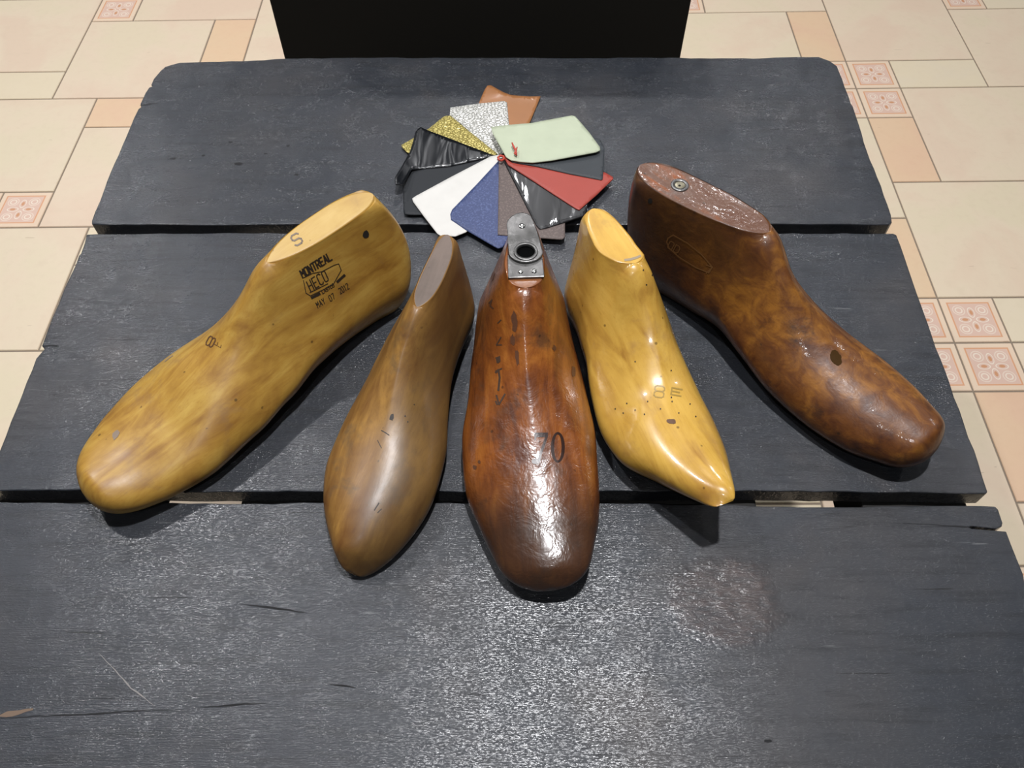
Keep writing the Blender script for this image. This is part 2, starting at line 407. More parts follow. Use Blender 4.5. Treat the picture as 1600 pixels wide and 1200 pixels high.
# knots along u (0 heel back .. 1 toe tip)
UK=[0,.12,.25,.36,.48,.60,.72,.84,.94,1.0]
def smooth_cap(d,p):
    d=max(0.,min(1.,d));return (1-(1-d)**p)**(1./2.)
def last_rings(P,NU=72,NT=20,NF=6):
    """P: dict. returns list of rings; each ring list of (x,y,z) in units of L; plus plate idx"""
    rings=[];plate=[]
    up=P['up']
    us=[]
    for k in range(NU+1):
        a=k/NU
        us.append(.5-.5*math.cos(math.pi*(.04+.92*a)) )
    lo,hi=us[0],us[-1];us=[(u-lo)/(hi-lo) for u in us]
    # insert plate end stations
    us=sorted(set([round(u,5) for u in us]+[up-.012,up-.004,up,up+.006,up+.018,.003,.008,.997,.99]))
    for u in us:
        xb=pch([0,.12,1],[.02,.125,P['xtoe']],u) if u<.12 else .125+(P['xtoe']-.125)*(u-.12)/.88
        zb=pch(UK,P['zb'],u)
        zt=pch([0,up*.5,up,up+ (1-up)*.14,up+(1-up)*.3,up+(1-up)*.46,up+(1-up)*.64,up+(1-up)*.82,up+(1-up)*.95,1],P['zt'],u)
        dd=min(1.,(1-u)/.04);H=max(0.,1-(1-dd)**2)**.5*.88+.12;zc=zb+.38*(zt-zb);zb,zt=zc+(zb-zc)*H,zc+(zt-zc)*H
        if u<=up:
            xt=P['xp0']+(P['xp1']-P['xp0'])*(u/up)
        else:
            v=(u-up)/(1-up);xe=P['xtoe']
            xt=P['xp1']+(xe-P['xp1'])*v
        bulge=-P['hb']*max(0,1-u/.5)**1.5
        cb=pch(UK,P['cb'],u);ct=pch(UK,P['ct'],u)
        wm=pch(UK,P['wm'],u)
        hc=min(1,u/P['uh']);E=max(.0,1-(1-hc)**2.2)**.5
        tc=min(1,(1-u)/P['ut']);E*=max(.0,1-(1-tc)**P['pt'])**P['qt']
        wm=wm*E
        wb=wm*pch(UK,P['rb'],u)
        tm=pch(UK,P['tm'],u)
        if u<up:
            v=u/up
            W0=P['wp']*(1+P['wtp']*(v-.5));wt=W0*(max(0,1-abs(2*v-1)**P['pe'])**.5 if v<.5 else max(0,1-(2*v-1)**P['pf'])**.6)
            h=max(0,(v-.55))*up/(.45*up+.15);h=h*h*(3-2*h);wv=W0*(1-h)+.011*h;wt=min(wt,wv)
            if u<P['uh']: wv=min(wv,wm*.85);wt=min(wt,wm*.8)
            if u<P['uh']: wv=min(wv,wm*.85);wt=min(wt,wm*.8)
        else:
            wt=0;h=min(1,(u-up+.45*up)/(.45*up+.15));h=h*h*(3-2*h);wv=P['wp']*(1+P['wtp']*.5)*(1-h)+.011*h
        # exponents
        k=0 if u<up else min(1,(u-up)/(1-up)/.70)
        k=(k*k*(3-2*k))**1.25
        q=P['q0']+(2.1-P['q0'])*k; r=P['r0']+(2.0-P['r0'])*k
        if u>up:
            wv=wv*(1-k)
        e0=.87
        L=[];Rr=[]
        for j in range(NT+1):
            t=j/NT
            t=.5-.5*math.cos(math.pi*t)
            if t<tm:
                e=(tm-t)/tm; hw=wm-(wm-wb)*e**2.6
                if t<.04*1: hw-= wb*.10*(1-t/.04)**2
            else:
                e=(t-tm)/(1-tm); bs=wv+(wm-wv)*max(0.,1-e**q)**(1/r); cp=(1-max(0.,(e-e0)/(1-e0))**2)**.5
                hw=wt+(bs-wt)*cp**(1-k)
            x=xb+(xt-xb)*t+bulge*math.sin(math.pi*min(1,t*1.0))**1
            if u<.3: x+= .018*(1-u/.3)*(max(0,1-t/.12))**2
            z=zb+(zt-zb)*t
            c=cb+(ct-cb)*(t*t*(3-2*t))
            L.append((x,c+hw,z));Rr.append((x,c-hw,z))
        dl=min(.004,wt*.3) if u<=up else 0.
        for A,sg in((L,1),(Rr,-1)):
            a=A[-1];A[-1]=(a[0],a[1],a[2]-dl);A.append((a[0],a[1]-sg*dl*.3,a[2]-dl*.3));A.append((a[0],a[1]-sg*dl,a[2]))
        ring=list(L)
        top=L[-1];bt=Rr[-1]
        for j in range(1,NF):
            f=j/NF;ring.append((top[0],top[1]+(bt[1]-top[1])*f,top[2]+(P.get('crown',0)*4*f*(1-f) if u<up else 0)))
        ring+=Rr[::-1]
        b0=Rr[0];b1=L[0]
        for j in range(1,NF):
            f=j/NF;ring.append((b0[0],b0[1]+(b1[1]-b0[1])*f,b0[2]))
        rings.append(ring)
        plate.append(u<=up)
    return rings,plate,NT+2,NF,us

FITS = {'1': {'P': {'up': 0.36399, 'uh': 0.13, 'ut': 0.09841, 'pt': 2.5841, 'qt': 0.5, 'pe': 3.0, 'pf': 2.21089, 'wp': 0.04221, 'wtp': -0.13649, 'hb': 0.05995, 'xtoe': 1.0, 'xp0': 0.01566, 'xp1': 0.3447, 'q0': 1.0, 'r0': 1.0, 'zb': [0.012, 0.0, 0.004, 0.012, 0.012, 0.002, 0.006, 0.01149, 0.02281, 0.0333], 'zt': [0.38258, 0.37523, 0.36588, 0.30384, 0.22794, 0.18805, 0.146, 0.13125, 0.13611, 0.12941], 'cb': [0.00372, -0.0591, -0.06792, -0.058, -0.03296, -0.0429, -0.03362, -0.02542, -0.0146, 0.00033], 'ct': [-0.04837, -0.05784, -0.06043, -0.06115, -0.04902, -0.02833, -0.02542, -0.02206, -0.0076, 0.00323], 'wm': [0.11947, 0.12176, 0.13449, 0.14657, 0.15092, 0.17208, 0.17393, 0.15185, 0.1143, 0.09577], 'rb': [0.75, 0.75, 0.7, 0.6, 0.55, 0.6, 0.68, 0.7, 0.7, 0.7], 'tm': [0.3, 0.3, 0.3, 0.32, 0.34, 0.36, 0.38, 0.4, 0.42, 0.45]}, 'Q': {'L': 0.31403, 'X': -0.21475, 'Y': 0.38561, 'yaw': -2.344, 'roll': -0.05809, 'lift': 0.0031}}, '2': {'P': {'up': 0.37055, 'uh': 0.13, 'ut': 0.30692, 'pt': 2.18617, 'qt': 0.5, 'pe': 3.0, 'pf': 2.90217, 'wp': 0.03664, 'wtp': 0.09906, 'hb': 0.02877, 'xtoe': 1.0, 'xp0': -0.01217, 'xp1': 0.29049, 'q0': 1.0, 'r0': 1.0, 'zb': [0.012, 0.0, 0.004, 0.012, 0.012, 0.002, 0.0, 0.0, 0.0, 0.0], 'zt': [0.38771, 0.38728, 0.38486, 0.32154, 0.25535, 0.20692, 0.17765, 0.15608, 0.12101, 0.07553], 'cb': [0.0262, -0.01656, -0.03083, -0.02096, -0.00557, 0.00799, 0.01241, 0.02524, 0.03806, 0.04394], 'ct': [-0.01379, -0.0028, -0.0013, -0.00378, -0.01449, -0.00767, 0.00716, 0.01328, 0.02088, 0.01673], 'wm': [0.0989, 0.10835, 0.12318, 0.12785, 0.14619, 0.16791, 0.17242, 0.15939, 0.13825, 0.12061], 'rb': [0.75, 0.75, 0.7, 0.6, 0.55, 0.6, 0.68, 0.7, 0.7, 0.7], 'tm': [0.3, 0.3, 0.3, 0.32, 0.34, 0.36, 0.38, 0.4, 0.42, 0.45]}, 'Q': {'L': 0.25944, 'X': -0.08931, 'Y': 0.34565, 'yaw': -1.86012, 'roll': -0.02039, 'lift': 0.00723}}, '3': {'P': {'up': 0.37541, 'uh': 0.13, 'ut': 0.09256, 'pt': 2.66134, 'qt': 0.5, 'pe': 3.0, 'pf': 3.86809, 'wp': 0.05003, 'wtp': 0.67029, 'hb': 0.00134, 'xtoe': 1.0, 'xp0': 0.03944, 'xp1': 0.30987, 'q0': 1.0, 'r0': 1.0, 'zb': [0.012, 0.0, 0.004, 0.012, 0.012, 0.002, 0.006, 0.01352, 0.02754, 0.04005], 'zt': [0.3557, 0.36943, 0.38116, 0.31398, 0.24923, 0.20531, 0.16998, 0.14494, 0.12842, 0.10773], 'cb': [0.01831, 0.00371, 0.00016, -0.00086, 0.00485, -0.0006, -0.00513, 0.00623, 0.00949, 0.01802], 'ct': [0.01226, 0.00783, 0.00456, 0.00295, -0.00391, 0.00168, 0.01087, 0.02632, 0.03829, 0.04673], 'wm': [0.10259, 0.12817, 0.13914, 0.14699, 0.16363, 0.17986, 0.17419, 0.14792, 0.11249, 0.10323], 'rb': [0.75, 0.75, 0.7, 0.6, 0.55, 0.6, 0.68, 0.7, 0.7, 0.7], 'tm': [0.3, 0.3, 0.3, 0.32, 0.34, 0.36, 0.38, 0.4, 0.42, 0.45]}, 'Q': {'L': 0.2959, 'X': 0.01224, 'Y': 0.34956, 'yaw': -1.52498, 'roll': -0.00056, 'lift': 0.00609}}, '4': {'P': {'up': 0.37223, 'uh': 0.13, 'ut': 0.30162, 'pt': 1.48823, 'qt': 0.5, 'pe': 3.0, 'pf': 3.50044, 'wp': 0.05907, 'wtp': 0.47362, 'hb': -0.00448, 'xtoe': 1.0, 'xp0': 0.00801, 'xp1': 0.26623, 'q0': 1.0, 'r0': 1.0, 'zb': [0.012, 0.0, 0.004, 0.012, 0.012, 0.004, 0.03, 0.09167, 0.16389, 0.21556], 'zt': [0.42063, 0.42201, 0.4214, 0.33843, 0.25641, 0.21427, 0.21795, 0.23222, 0.25046, 0.2536], 'cb': [-0.02694, 0.01225, 0.02571, 0.02218, -0.00328, -0.01789, -0.01228, 0.01031, 0.0009, -0.01708], 'ct': [0.00576, 0.00646, 0.0093, 0.03355, 0.04826, 0.03383, 0.00682, -0.00287, 0.00879, 0.02306], 'wm': [0.08929, 0.10661, 0.13121, 0.15112, 0.16108, 0.1634, 0.15718, 0.14019, 0.11503, 0.09603], 'rb': [0.75, 0.75, 0.7, 0.6, 0.55, 0.6, 0.68, 0.7, 0.7, 0.7], 'tm': [0.3, 0.3, 0.3, 0.32, 0.34, 0.36, 0.38, 0.4, 0.42, 0.45]}, 'Q': {'L': 0.26018, 'X': 0.10497, 'Y': 0.37228, 'yaw': -1.22701, 'roll': -0.03408, 'lift': 0.0089}}, '5': {'P': {'up': 0.35565, 'uh': 0.13, 'ut': 0.06661, 'pt': 2.35368, 'qt': 0.5, 'pe': 3.0, 'pf': 3.09511, 'wp': 0.06074, 'wtp': -0.07595, 'hb': 0.0245, 'xtoe': 1.0, 'xp0': -0.02426, 'xp1': 0.36498, 'q0': 1.0, 'r0': 1.0, 'zb': [0.012, 0.0, 0.004, 0.012, 0.012, 0.002, 0.006, 0.01649, 0.03448, 0.04997], 'zt': [0.38251, 0.38159, 0.37866, 0.31605, 0.24013, 0.19376, 0.17472, 0.16668, 0.16158, 0.1403], 'cb': [-0.06663, -0.00962, 0.01957, 0.03016, 0.0206, 0.00881, 0.00584, 0.00713, 0.01756, 0.02273], 'ct': [-0.07956, -0.05393, -0.01762, 0.00634, -0.00262, 0.00533, 0.0148, 0.02332, 0.02692, 0.02126], 'wm': [0.09355, 0.1094, 0.12082, 0.12897, 0.14014, 0.14356, 0.14066, 0.12585, 0.09416, 0.07673], 'rb': [0.75, 0.75, 0.7, 0.6, 0.55, 0.6, 0.68, 0.7, 0.7, 0.7], 'tm': [0.3, 0.3, 0.3, 0.32, 0.34, 0.36, 0.38, 0.4, 0.42, 0.45]}, 'Q': {'L': 0.30934, 'X': 0.22832, 'Y': 0.42611, 'yaw': -0.91253, 'roll': 0.00463, 'lift': 0.00186}}}

def make_last(k, mats, label):
    P, Q = FITS[k]['P'], FITS[k]['Q']
    rings, plate, nt, nf, us = last_rings(P, 96, 26, 8)
    L = Q['L']; n = len(rings[0]); vs = []; fs = []; mi = []
    cr, sr = math.cos(Q['roll']), math.sin(Q['roll'])
    for r in rings:
        for (x, y, z) in r:
            x, y, z = x*L, y*L, z*L
            y, z = y*cr-z*sr, y*sr+z*cr
            vs.append([x-L*.5, y, z])
    zmin = min(v[2] for v in vs)
    for v in vs: v[2] -= zmin
    base = zmin+Q['lift']
    for a_ in range(len(rings)-1):
        for b_ in range(n):
            c_ = (b_+1) % n
            fs.append((a_*n+b_, a_*n+c_, (a_+1)*n+c_, (a_+1)*n+b_))
            mi.append(1 if (plate[a_] and plate[a_+1] and nt <= b_ < nt+nf) else 0)
    fs.append(tuple(range(n))); mi.append(0)
    fs.append(tuple(range((len(rings)-1)*n, len(rings)*n))[::-1]); mi.append(0)
    me = bpy.data.meshes.new('shoe_last'); me.from_pydata(vs, [], fs)
    bm = bmesh.new(); bm.from_mesh(me)
    for f, i in zip(bm.faces, mi): f.material_index = i
    bmesh.ops.remove_doubles(bm, verts=bm.verts, dist=1e-5)
    bmesh.ops.recalc_face_normals(bm, faces=bm.faces); bm.to_mesh(me); bm.free()
    for p in me.polygons: p.use_smooth = True
    me.set_sharp_from_angle(angle=math.radians(52))
    o = link('shoe_last', me, mats)
    o.location = (Q['X'], Q['Y'], TZ+.0002); o.rotation_euler = (0, 0, Q['yaw'])
    tag(o, label, 'shoe last', 'old wooden shoe lasts fanned out on the table')
    M = Matrix.Translation(o.location) @ Matrix.Rotation(Q['yaw'], 4, 'Z')
    bv = BVHTree.FromPolygons([M @ v.co for v in me.vertices], [tuple(p.vertices) for p in me.polygons])
    return o, M, bv
def hit(bv, x, y, lift=.00025):
    d = ray(x, y).normalized(); r = bv.ray_cast(Vector((0, 0, HC)), d)
    if r[0] is None: return None
    nrm = r[1]
    if nrm.dot(d) > 0: nrm = -nrm
    return r[0]+nrm*lift
def sub(poly, maxe):
    bm = bmesh.new()
    vs = [bm.verts.new((p[0], p[1], 0)) for p in poly]; bm.faces.new(vs)
    bmesh.ops.triangulate(bm, faces=bm.faces)
    for _ in range(5):
        es = [e for e in bm.edges if e.calc_length() > maxe]
        if not es: break
        bmesh.ops.subdivide_edges(bm, edges=es, cuts=1); bmesh.ops.triangulate(bm, faces=bm.faces)
    out = ([v.co.xy.copy() for v in bm.verts], [[v.index for v in f.verts] for f in bm.faces])
    bm.verts.index_update(); out = ([v.co.xy.copy() for v in bm.verts], [[v.index for v in f.verts] for f in bm.faces]); bm.free(); return out
def decal(name, polys, last, mat, lift=.00025, maxe=5.):
    """flat ink, stain or painted hole darkness laid into the curved surface of a last; shapes drawn where the photo shows them"""
    o, M, bv = last; Mi = M.inverted(); vs = []; fs = []
    for poly in polys:
        V, F = sub(poly, maxe); H = [hit(bv, v.x, v.y, lift) for v in V]; b0 = len(vs)
        vs += [Mi @ h if h is not None else Vector((0, 0, 0)) for h in H]
        for f in F:
            if all(H[i] is not None for i in f): fs.append([b0+i for i in f])
    return mesh(name, vs, fs, mat, o)
def decal_each(name, polys, last, mat, **kw):
    for p in polys: decal(name, [p], last, mat, **kw)
def stroke(pts, w):
    """outline polygons (pixel space) of a pen stroke"""
    out = []
    for (a_, b_) in zip(pts, pts[1:]):
        a_, b_ = Vector(a_), Vector(b_); t = (b_-a_)
        if t.length < 1e-4: continue
        t.normalize(); nn = Vector((-t.y, t.x))*w/2
        a2 = a_-t*w*.3; b2 = b_+t*w*.3
        out.append([a2+nn, b2+nn, b2-nn, a2-nn])
    return out
def blob(x, y, rx, ry, seed, rot=0, n=14, j=.3):
    r = random.Random(seed); c, s_ = math.cos(rot), math.sin(rot); out = []
    for k in range(n):
        a_ = k/n*math.tau; q = 1+r.uniform(-j, j); u, v = math.cos(a_)*rx*q, math.sin(a_)*ry*q
        out.append((x+u*c-v*s_, y+u*s_+v*c))
    return out
FONT = {  # simple stroke letters on a 0..1 x 0..1.5 cell, y down
 'M': [[(0,1.5),(0,0),(.5,.8),(1,0),(1,1.5)]], 'O': [[(0,.2),(.2,0),(.8,0),(1,.2),(1,1.3),(.8,1.5),(.2,1.5),(0,1.3),(0,.2)]],
 'N': [[(0,1.5),(0,0),(1,1.5),(1,0)]], 'T': [[(0,0),(1,0)],[(.5,0),(.5,1.5)]], 'R': [[(0,1.5),(0,0),(.8,0),(1,.2),(1,.6),(.8,.8),(0,.8)],[(.5,.8),(1,1.5)]],
 'E': [[(1,0),(0,0),(0,1.5),(1,1.5)],[(0,.75),(.8,.75)]], 'A': [[(0,1.5),(.5,0),(1,1.5)],[(.2,1),(.8,1)]], 'L': [[(0,0),(0,1.5),(1,1.5)]],
 'Y': [[(0,0),(.5,.75),(1,0)],[(.5,.75),(.5,1.5)]], '0': [[(0,.2),(.2,0),(.8,0),(1,.2),(1,1.3),(.8,1.5),(.2,1.5),(0,1.3),(0,.2)]],
 '7': [[(0,0),(1,0),(.4,1.5)]], '2': [[(0,.2),(.2,0),(.8,0),(1,.2),(1,.5),(0,1.5),(1,1.5)]], '1': [[(.2,.3),(.5,0),(.5,1.5)]],
 'H': [[(0,0),(0,1.5)],[(1,0),(1,1.5)],[(0,.75),(1,.75)]], 'S': [[(1,.2),(.8,0),(.2,0),(0,.2),(0,.55),(.2,.75),(.8,.75),(1,.95),(1,1.3),(.8,1.5),(.2,1.5),(0,1.3)]],
 'C': [[(1,.2),(.8,0),(.2,0),(0,.2),(0,1.3),(.2,1.5),(.8,1.5),(1,1.3)]], '.': [[(.4,1.4),(.6,1.5)]], 'D': [[(0,0),(0,1.5),(.7,1.5),(1,1.2),(1,.3),(.7,0),(0,0)]],
 '8': [[(.2,.7),(0,.5),(0,.2),(.2,0),(.8,0),(1,.2),(1,.5),(.8,.7),(.2,.7),(0,.9),(0,1.3),(.2,1.5),(.8,1.5),(1,1.3),(1,.9),(.8,.7)]], 'I': [[(.5,0),(.5,1.5)]], 'K': [[(0,0),(0,1.5)],[(1,0),(0,.8),(1,1.5)]], '(': [[(.7,0),(.3,.4),(.3,1.1),(.7,1.5)]]}
def text(s, x, y, ex, ey, w, gap=.45):
    """strokes of a word: start (x, y), ex = advance vector of one cell width, ey = down vector of one unit"""
    out = []; cx = 0
    for ch in s:
        for pl in FONT.get(ch, []):
            out += stroke([(x+ex[0]*(cx+a_)+ey[0]*b_, y+ex[1]*(cx+a_)+ey[1]*b_) for a_, b_ in pl], w)
        cx += 1+gap
    return out

M_ink = plain('black_stamp_ink', (.018, .012, .008), .6)
M_ink2 = plain('faded_brown_ink', (.075, .032, .012), .5)
M_hole = plain('dark_bored_hole', (.008, .005, .003), .9)  # flat dark patches; the shade inside the holes is painted as colour

# --- last 1: ochre last with the maker's stamp
Y1 = wood_material('ochre_waxed_maple', (.22,.10,.018), (.36,.20,.036), (.47,.30,.066), (.20,.11,.05), (.36,.48), .12, .26, .12, seed=1., stain_amt=.5, spec=.38)
Y1t = wood_material('pale_ochre_end_face', (.40,.245,.075), (.47,.31,.10), (.52,.36,.13), (.32,.20,.08), (.4,.5), 0, .3, .1, seed=2.)
A = make_last('1', [Y1, Y1t], 'large ochre yellow wooden last at the far left with black maker stamp on its side')
ex = Vector((54, -34)); ex.normalize(); ey = Vector((12.5, 27)).normalized()
E = lambda s_: (ex.x*s_, ex.y*s_)
def V2(s_): return (ey.x*s_, ey.y*s_)
st = text('MONTREAL', 468, 423, E(5.0), V2(8.2), 2.2, .40)
st += stroke([(474,438),(478,458),(485,462),(520,445),(533,422),(529,412),(522,414),(503,424),(488,427),(474,434)], 1.1)
st += text('HECO', 478.5, 440, E(6), V2(11), 1.6, .5)
st += stroke([(484,457),(512,443)], 1.2)
st += stroke([(487,465),(499,459)], 4.2)+stroke([(527,440),(538,430)], 4.0)
st += text('LASTCO', 502, 454, E(2.6), V2(3.6), 1.0, .45)
decal('maker_stamp', st, A, M_ink, maxe=4)['label'] = 'black ink stamp with a small drawn last'
decal('date_stamp', text('MAY', 493, 473, E(3.4), V2(6), 1.0, .55)+text('07', 512.5, 462.5, E(3.4), V2(6), 1.0, .55)+text('2012', 528, 451, E(3.0), V2(6), 1.0, .5), A, M_ink, maxe=4)
ang = lambda p, c, r: p
def rot_text(s, x, y, w_, h_, deg, t_, gap=.45):
    c, s_ = math.cos(math.radians(deg)), math.sin(math.radians(deg))
    return text(s, x, y, (w_*c, w_*s_), (-h_*s_, h_*c), t_, gap)
decal('size_stamp', rot_text('S', 473.5, 378.5, 13, 11.5, 158-8, 2.6), A, plain('grey_stamp_ink', (.16,.12,.09), .6))
decal('size_stamp', rot_text('8', 338, 530, 15, 7.5, 118, 1.8)+rot_text('1', 343, 533, 16, 3.6, 118, 1.0)+rot_text('1', 348, 537, 14, 3, 118, .9), A, M_ink2)
decal('nail_hole', [blob(571.5, 366, 5.3, 6.3, 3, 0, 9, .12)], A, M_hole)
M_worn = plain('grey_worn_patch', (.20,.15,.11), .6)
decal('scuff_mark', [blob(181, 681, 4.5, 9, 4, .6, 12, .4)], A, M_worn); decal('scuff_mark', stroke([(258,565),(264,560),(270,556)], 1.4), A, M_worn)

# --- last 2: slender brown last with a narrow grey top
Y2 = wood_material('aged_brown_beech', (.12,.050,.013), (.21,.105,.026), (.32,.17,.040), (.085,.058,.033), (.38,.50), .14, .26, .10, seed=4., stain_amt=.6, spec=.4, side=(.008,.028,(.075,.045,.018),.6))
Y2t = wood_material('grey_worn_end_face', (.095,.068,.052), (.13,.094,.074), (.155,.112,.088), (.08,.055,.04), (.42,.55), 0, .3, .2, seed=5.)
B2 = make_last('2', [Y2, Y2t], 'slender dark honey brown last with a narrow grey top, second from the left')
decal('scratch', stroke([(596,672.5),(603,676.5),(608,680)], 1.3), B2, M_ink)
decal('scratch', stroke([(590,688),(596,700)], 1.0), B2, M_ink)
decal('scratch', stroke([(585,797),(592,786)], 1.6), B2, M_ink)
decal('scratch', stroke([(590,801),(596,795)], 1.2), B2, M_ink)
decal_each('dark_spot', [blob(612,652,2.6,6,2,.3,10,.3), blob(633,650,1.2,1.2,1),blob(637,659,1,1,2),blob(647,632,1,1,7)], B2, M_ink)

# --- last 3: red brown last with a metal hinge
Y3 = wood_material('red_brown_varnished_wood', (.085,.022,.006), (.20,.058,.010), (.32,.11,.018), (.055,.028,.016), (.27,.38), .6, .10, .25, seed=7., stain_amt=.65, lumps=.42,
                   along=(.070,.12,(.030,.017,.011),.85))
Y3t = wood_material('orange_cut_face', (.15,.045,.010), (.20,.065,.013), (.23,.08,.018), (.12,.04,.014), (.4,.5), .3, .2, .2, seed=8.)
C3 = make_last('3', [Y3, Y3t], 'reddish brown varnished last in the centre, numbered 70, with a metal hinge on top')
def digit70():
    s_ = []
    s_.append([(835,676),(856,676),(856,683),(838,683),(837,688),(835,688)])
    s_ += stroke([(854,681),(850,694),(845,707),(842,720)], 4.2)
    s_.append(blob(837, 721, 6.5, 4.5, 6, 0, 12, .1))
    for q in range(20):
        a0, a1 = q/20*math.tau, (q+1)/20*math.tau
        f = lambda t_, rx, ry: (871.5+math.cos(t_)*rx, 699+math.sin(t_)*ry)
        s_.append([f(a0, 11, 24), f(a1, 11, 24), f(a1, 5.8, 20.5), f(a0, 5.8, 20.5)])
    return s_
decal('size_number', digit70(), C3, plain('dark_red_brown_ink', (.022,.008,.005), .3))['label'] = 'large dark number 70'
M_pen = plain('smudged_dark_pencil', (.05,.028,.018), .45)
for st in (stroke([(764,474),(769,468),(766,478),(771,482)], 1.6), stroke([(778,505),(783,500)], 1.6), stroke([(783,527),(776,539),(784,539)], 1.8),
           stroke([(775,582),(779,578),(781,590),(779,610)], 3.2)+stroke([(775,580),(784,576)], 2.2), stroke([(776,618),(780,632),(789,616)], 2.6)+stroke([(775,627),(777,632)], 2.6), [blob(778.5,562,4.2,5.5,3,0,12,.3)]):
    decal('pencil_mark', st, C3, M_pen)
M_smear = plain('brown_smear', (.085,.034,.016), .4)
decal_each('dark_stain', [blob(804,502,4.5,14,5,0,14,.3), blob(801,532,3.2,9,6,0,12,.35), blob(808,558,3.2,14,7,-.12,14,.3), blob(770,432,2.2,8,8,.25,12,.2), blob(866,544,3,5,9,0,12,.3), blob(896,580,3,9,10,-.1,12,.3), blob(742,730,3,3.5,11), blob(749,722,2,3,12)], C3, M_smear)
# the hinge: a flat base plate and a strap with a raised eyelet, lying on the top of the cone
M_iron = NT('worn_galvanised_steel'); nn = M_iron.noise(M_iron.coord(), 130, 4, .6); n2 = M_iron.noise(M_iron.coord(), 35, 3)
M_iron.set(Base_Color=M_iron.ramp(n2, [(.3, (.09,.088,.085)), (.6, (.20,.195,.19))]), Metallic=.85, Roughness=M_iron.ramp(nn, [(.3, G(.28)), (.7, G(.55))]), Normal=M_iron.bump(nn, .5, .0012)); M_iron = M_iron.m
o3, M3, bv3 = C3; Mi3 = M3.inverted()
p3 = FITS['3']; ztop = max((M3 @ v.co).z for v in o3.data.vertices)
def slab(name, px, z0, z1, mat, parent, Mi, hole=None, zf=None, bev=.0007):
    """plate with outline px (photo points) and an optional round opening"""
    bm = bmesh.new(); P = [at(x, y, z1) for x, y in px]
    zf = zf or (lambda p: 0.)
    n = len(P)
    if hole:
        c, r0 = at(hole[0], hole[1], z1), hole[2]; H = []
        for p in P:
            d = (p-c); d.z = 0; d.normalize(); H.append(c+d*r0)
    T = [bm.verts.new(p+Vector((0, 0, zf(p)))) for p in P]; Bo = [bm.verts.new(p+Vector((0, 0, zf(p)+z0-z1))) for p in P]
    for k in range(n): bm.faces.new([T[k], T[(k+1) % n], Bo[(k+1) % n], Bo[k]])
    if hole:
        HT = [bm.verts.new(p+Vector((0, 0, zf(p)))) for p in H]; HB = [bm.verts.new(p+Vector((0, 0, zf(p)+z0-z1))) for p in H]
        for k in range(n):
            q = (k+1) % n
            bm.faces.new([T[k], T[q], HT[q], HT[k]]); bm.faces.new([Bo[k], Bo[q], HB[q], HB[k]]); bm.faces.new([HT[k], HT[q], HB[q], HB[k]])
    else:
        bm.faces.new(T); bm.faces.new(Bo[::-1])
    for v in bm.verts: v.co = Mi @ v.co
    o = from_bm(name, bm, mat, parent); bevel(o, bev, 2, 40); return o
def rnd_poly(px, step=4):
    out = []
    for a_, b_ in zip(px, px[1:]+px[:1]):
        n = max(1, int(math.dist(a_, b_)/step))
        for k in range(n): out.append((a_[0]+(b_[0]-a_[0])*k/n, a_[1]+(b_[1]-a_[1])*k/n))
    return out
def disc(name, c, r0, r1, h, mat, parent, Mi, seg=28, dome=0., up=None):
    """ring (r0 > 0) or domed head (r0 = 0) around c"""
    bm = bmesh.new(); prof = ([(r0, 0), (r0, h), (r1-.0004, h), (r1, h-.0004), (r1, 0)] if r0 else [(r1, 0), (r1*.95, h*.5), (r1*.7, h*.85), (r1*.35, h), (.00001, h)])
    R0 = []
    for (r, z) in prof:
        R0.append([bm.verts.new(Mi @ (c+Vector((r*math.cos(k/seg*math.tau), r*math.sin(k/seg*math.tau), z)))) for k in range(seg)])
    for a_, b_ in zip(R0, R0[1:]):
        for k in range(seg): bm.faces.new([a_[k], a_[(k+1) % seg], b_[(k+1) % seg], b_[k]])
    return from_bm(name, bm, mat, parent, True)
zt3 = ztop+.0008
hp = slab('hinge_plate', rnd_poly([(793,398),(794,434),(851,432),(847,396),(820,392)]), zt3-.0016, zt3+.0012, M_iron, o3, Mi3)
arm = [(791.5,350),(793,343),(799,337),(806,333),(815,331),(824,332.5),(829,336),(833,344),(838,356),(843,370),(847,388)]
rc = (821.5, 393.5)
lower = [(rc[0]+27*math.cos(a_), rc[1]+15.5*math.sin(a_)) for a_ in [math.radians(d) for d in (-5, 10, 28, 50, 70, 90, 110, 130, 152, 170, 185)]]
strap = slab('hinge_strap', rnd_poly(arm+lower+[(793.5,380),(793,365)], 5), zt3+.0014, zt3+.0038, M_iron, o3, Mi3, hole=(rc[0], rc[1], .0072), bev=.0009)
cz = at(rc[0], rc[1], zt3+.0036)
rg = disc('eyelet_ring', cz, .0072, .0096, .0012, M_iron, o3, Mi3); rg['label'] = 'raised steel ring around the opening'
hc = at(rc[0], rc[1], zt3+.0013); disc('eyelet_well', hc, 0, .0078, .0003, plain('black_socket', (.003,.003,.003), 1., spec=0.), o3, Mi3)
M_screw = plain('polished_rivet', (.62,.61,.58), .22, 1.)
for x, y, r_, z_ in ((815.5,353.5,.0028,.0037),(813.5,425,.0020,.0011),(834.5,424,.0022,.0011)):
    disc('rivet', at(x, y, zt3+z_), 0, r_, .0012, M_screw, o3, Mi3, 16)

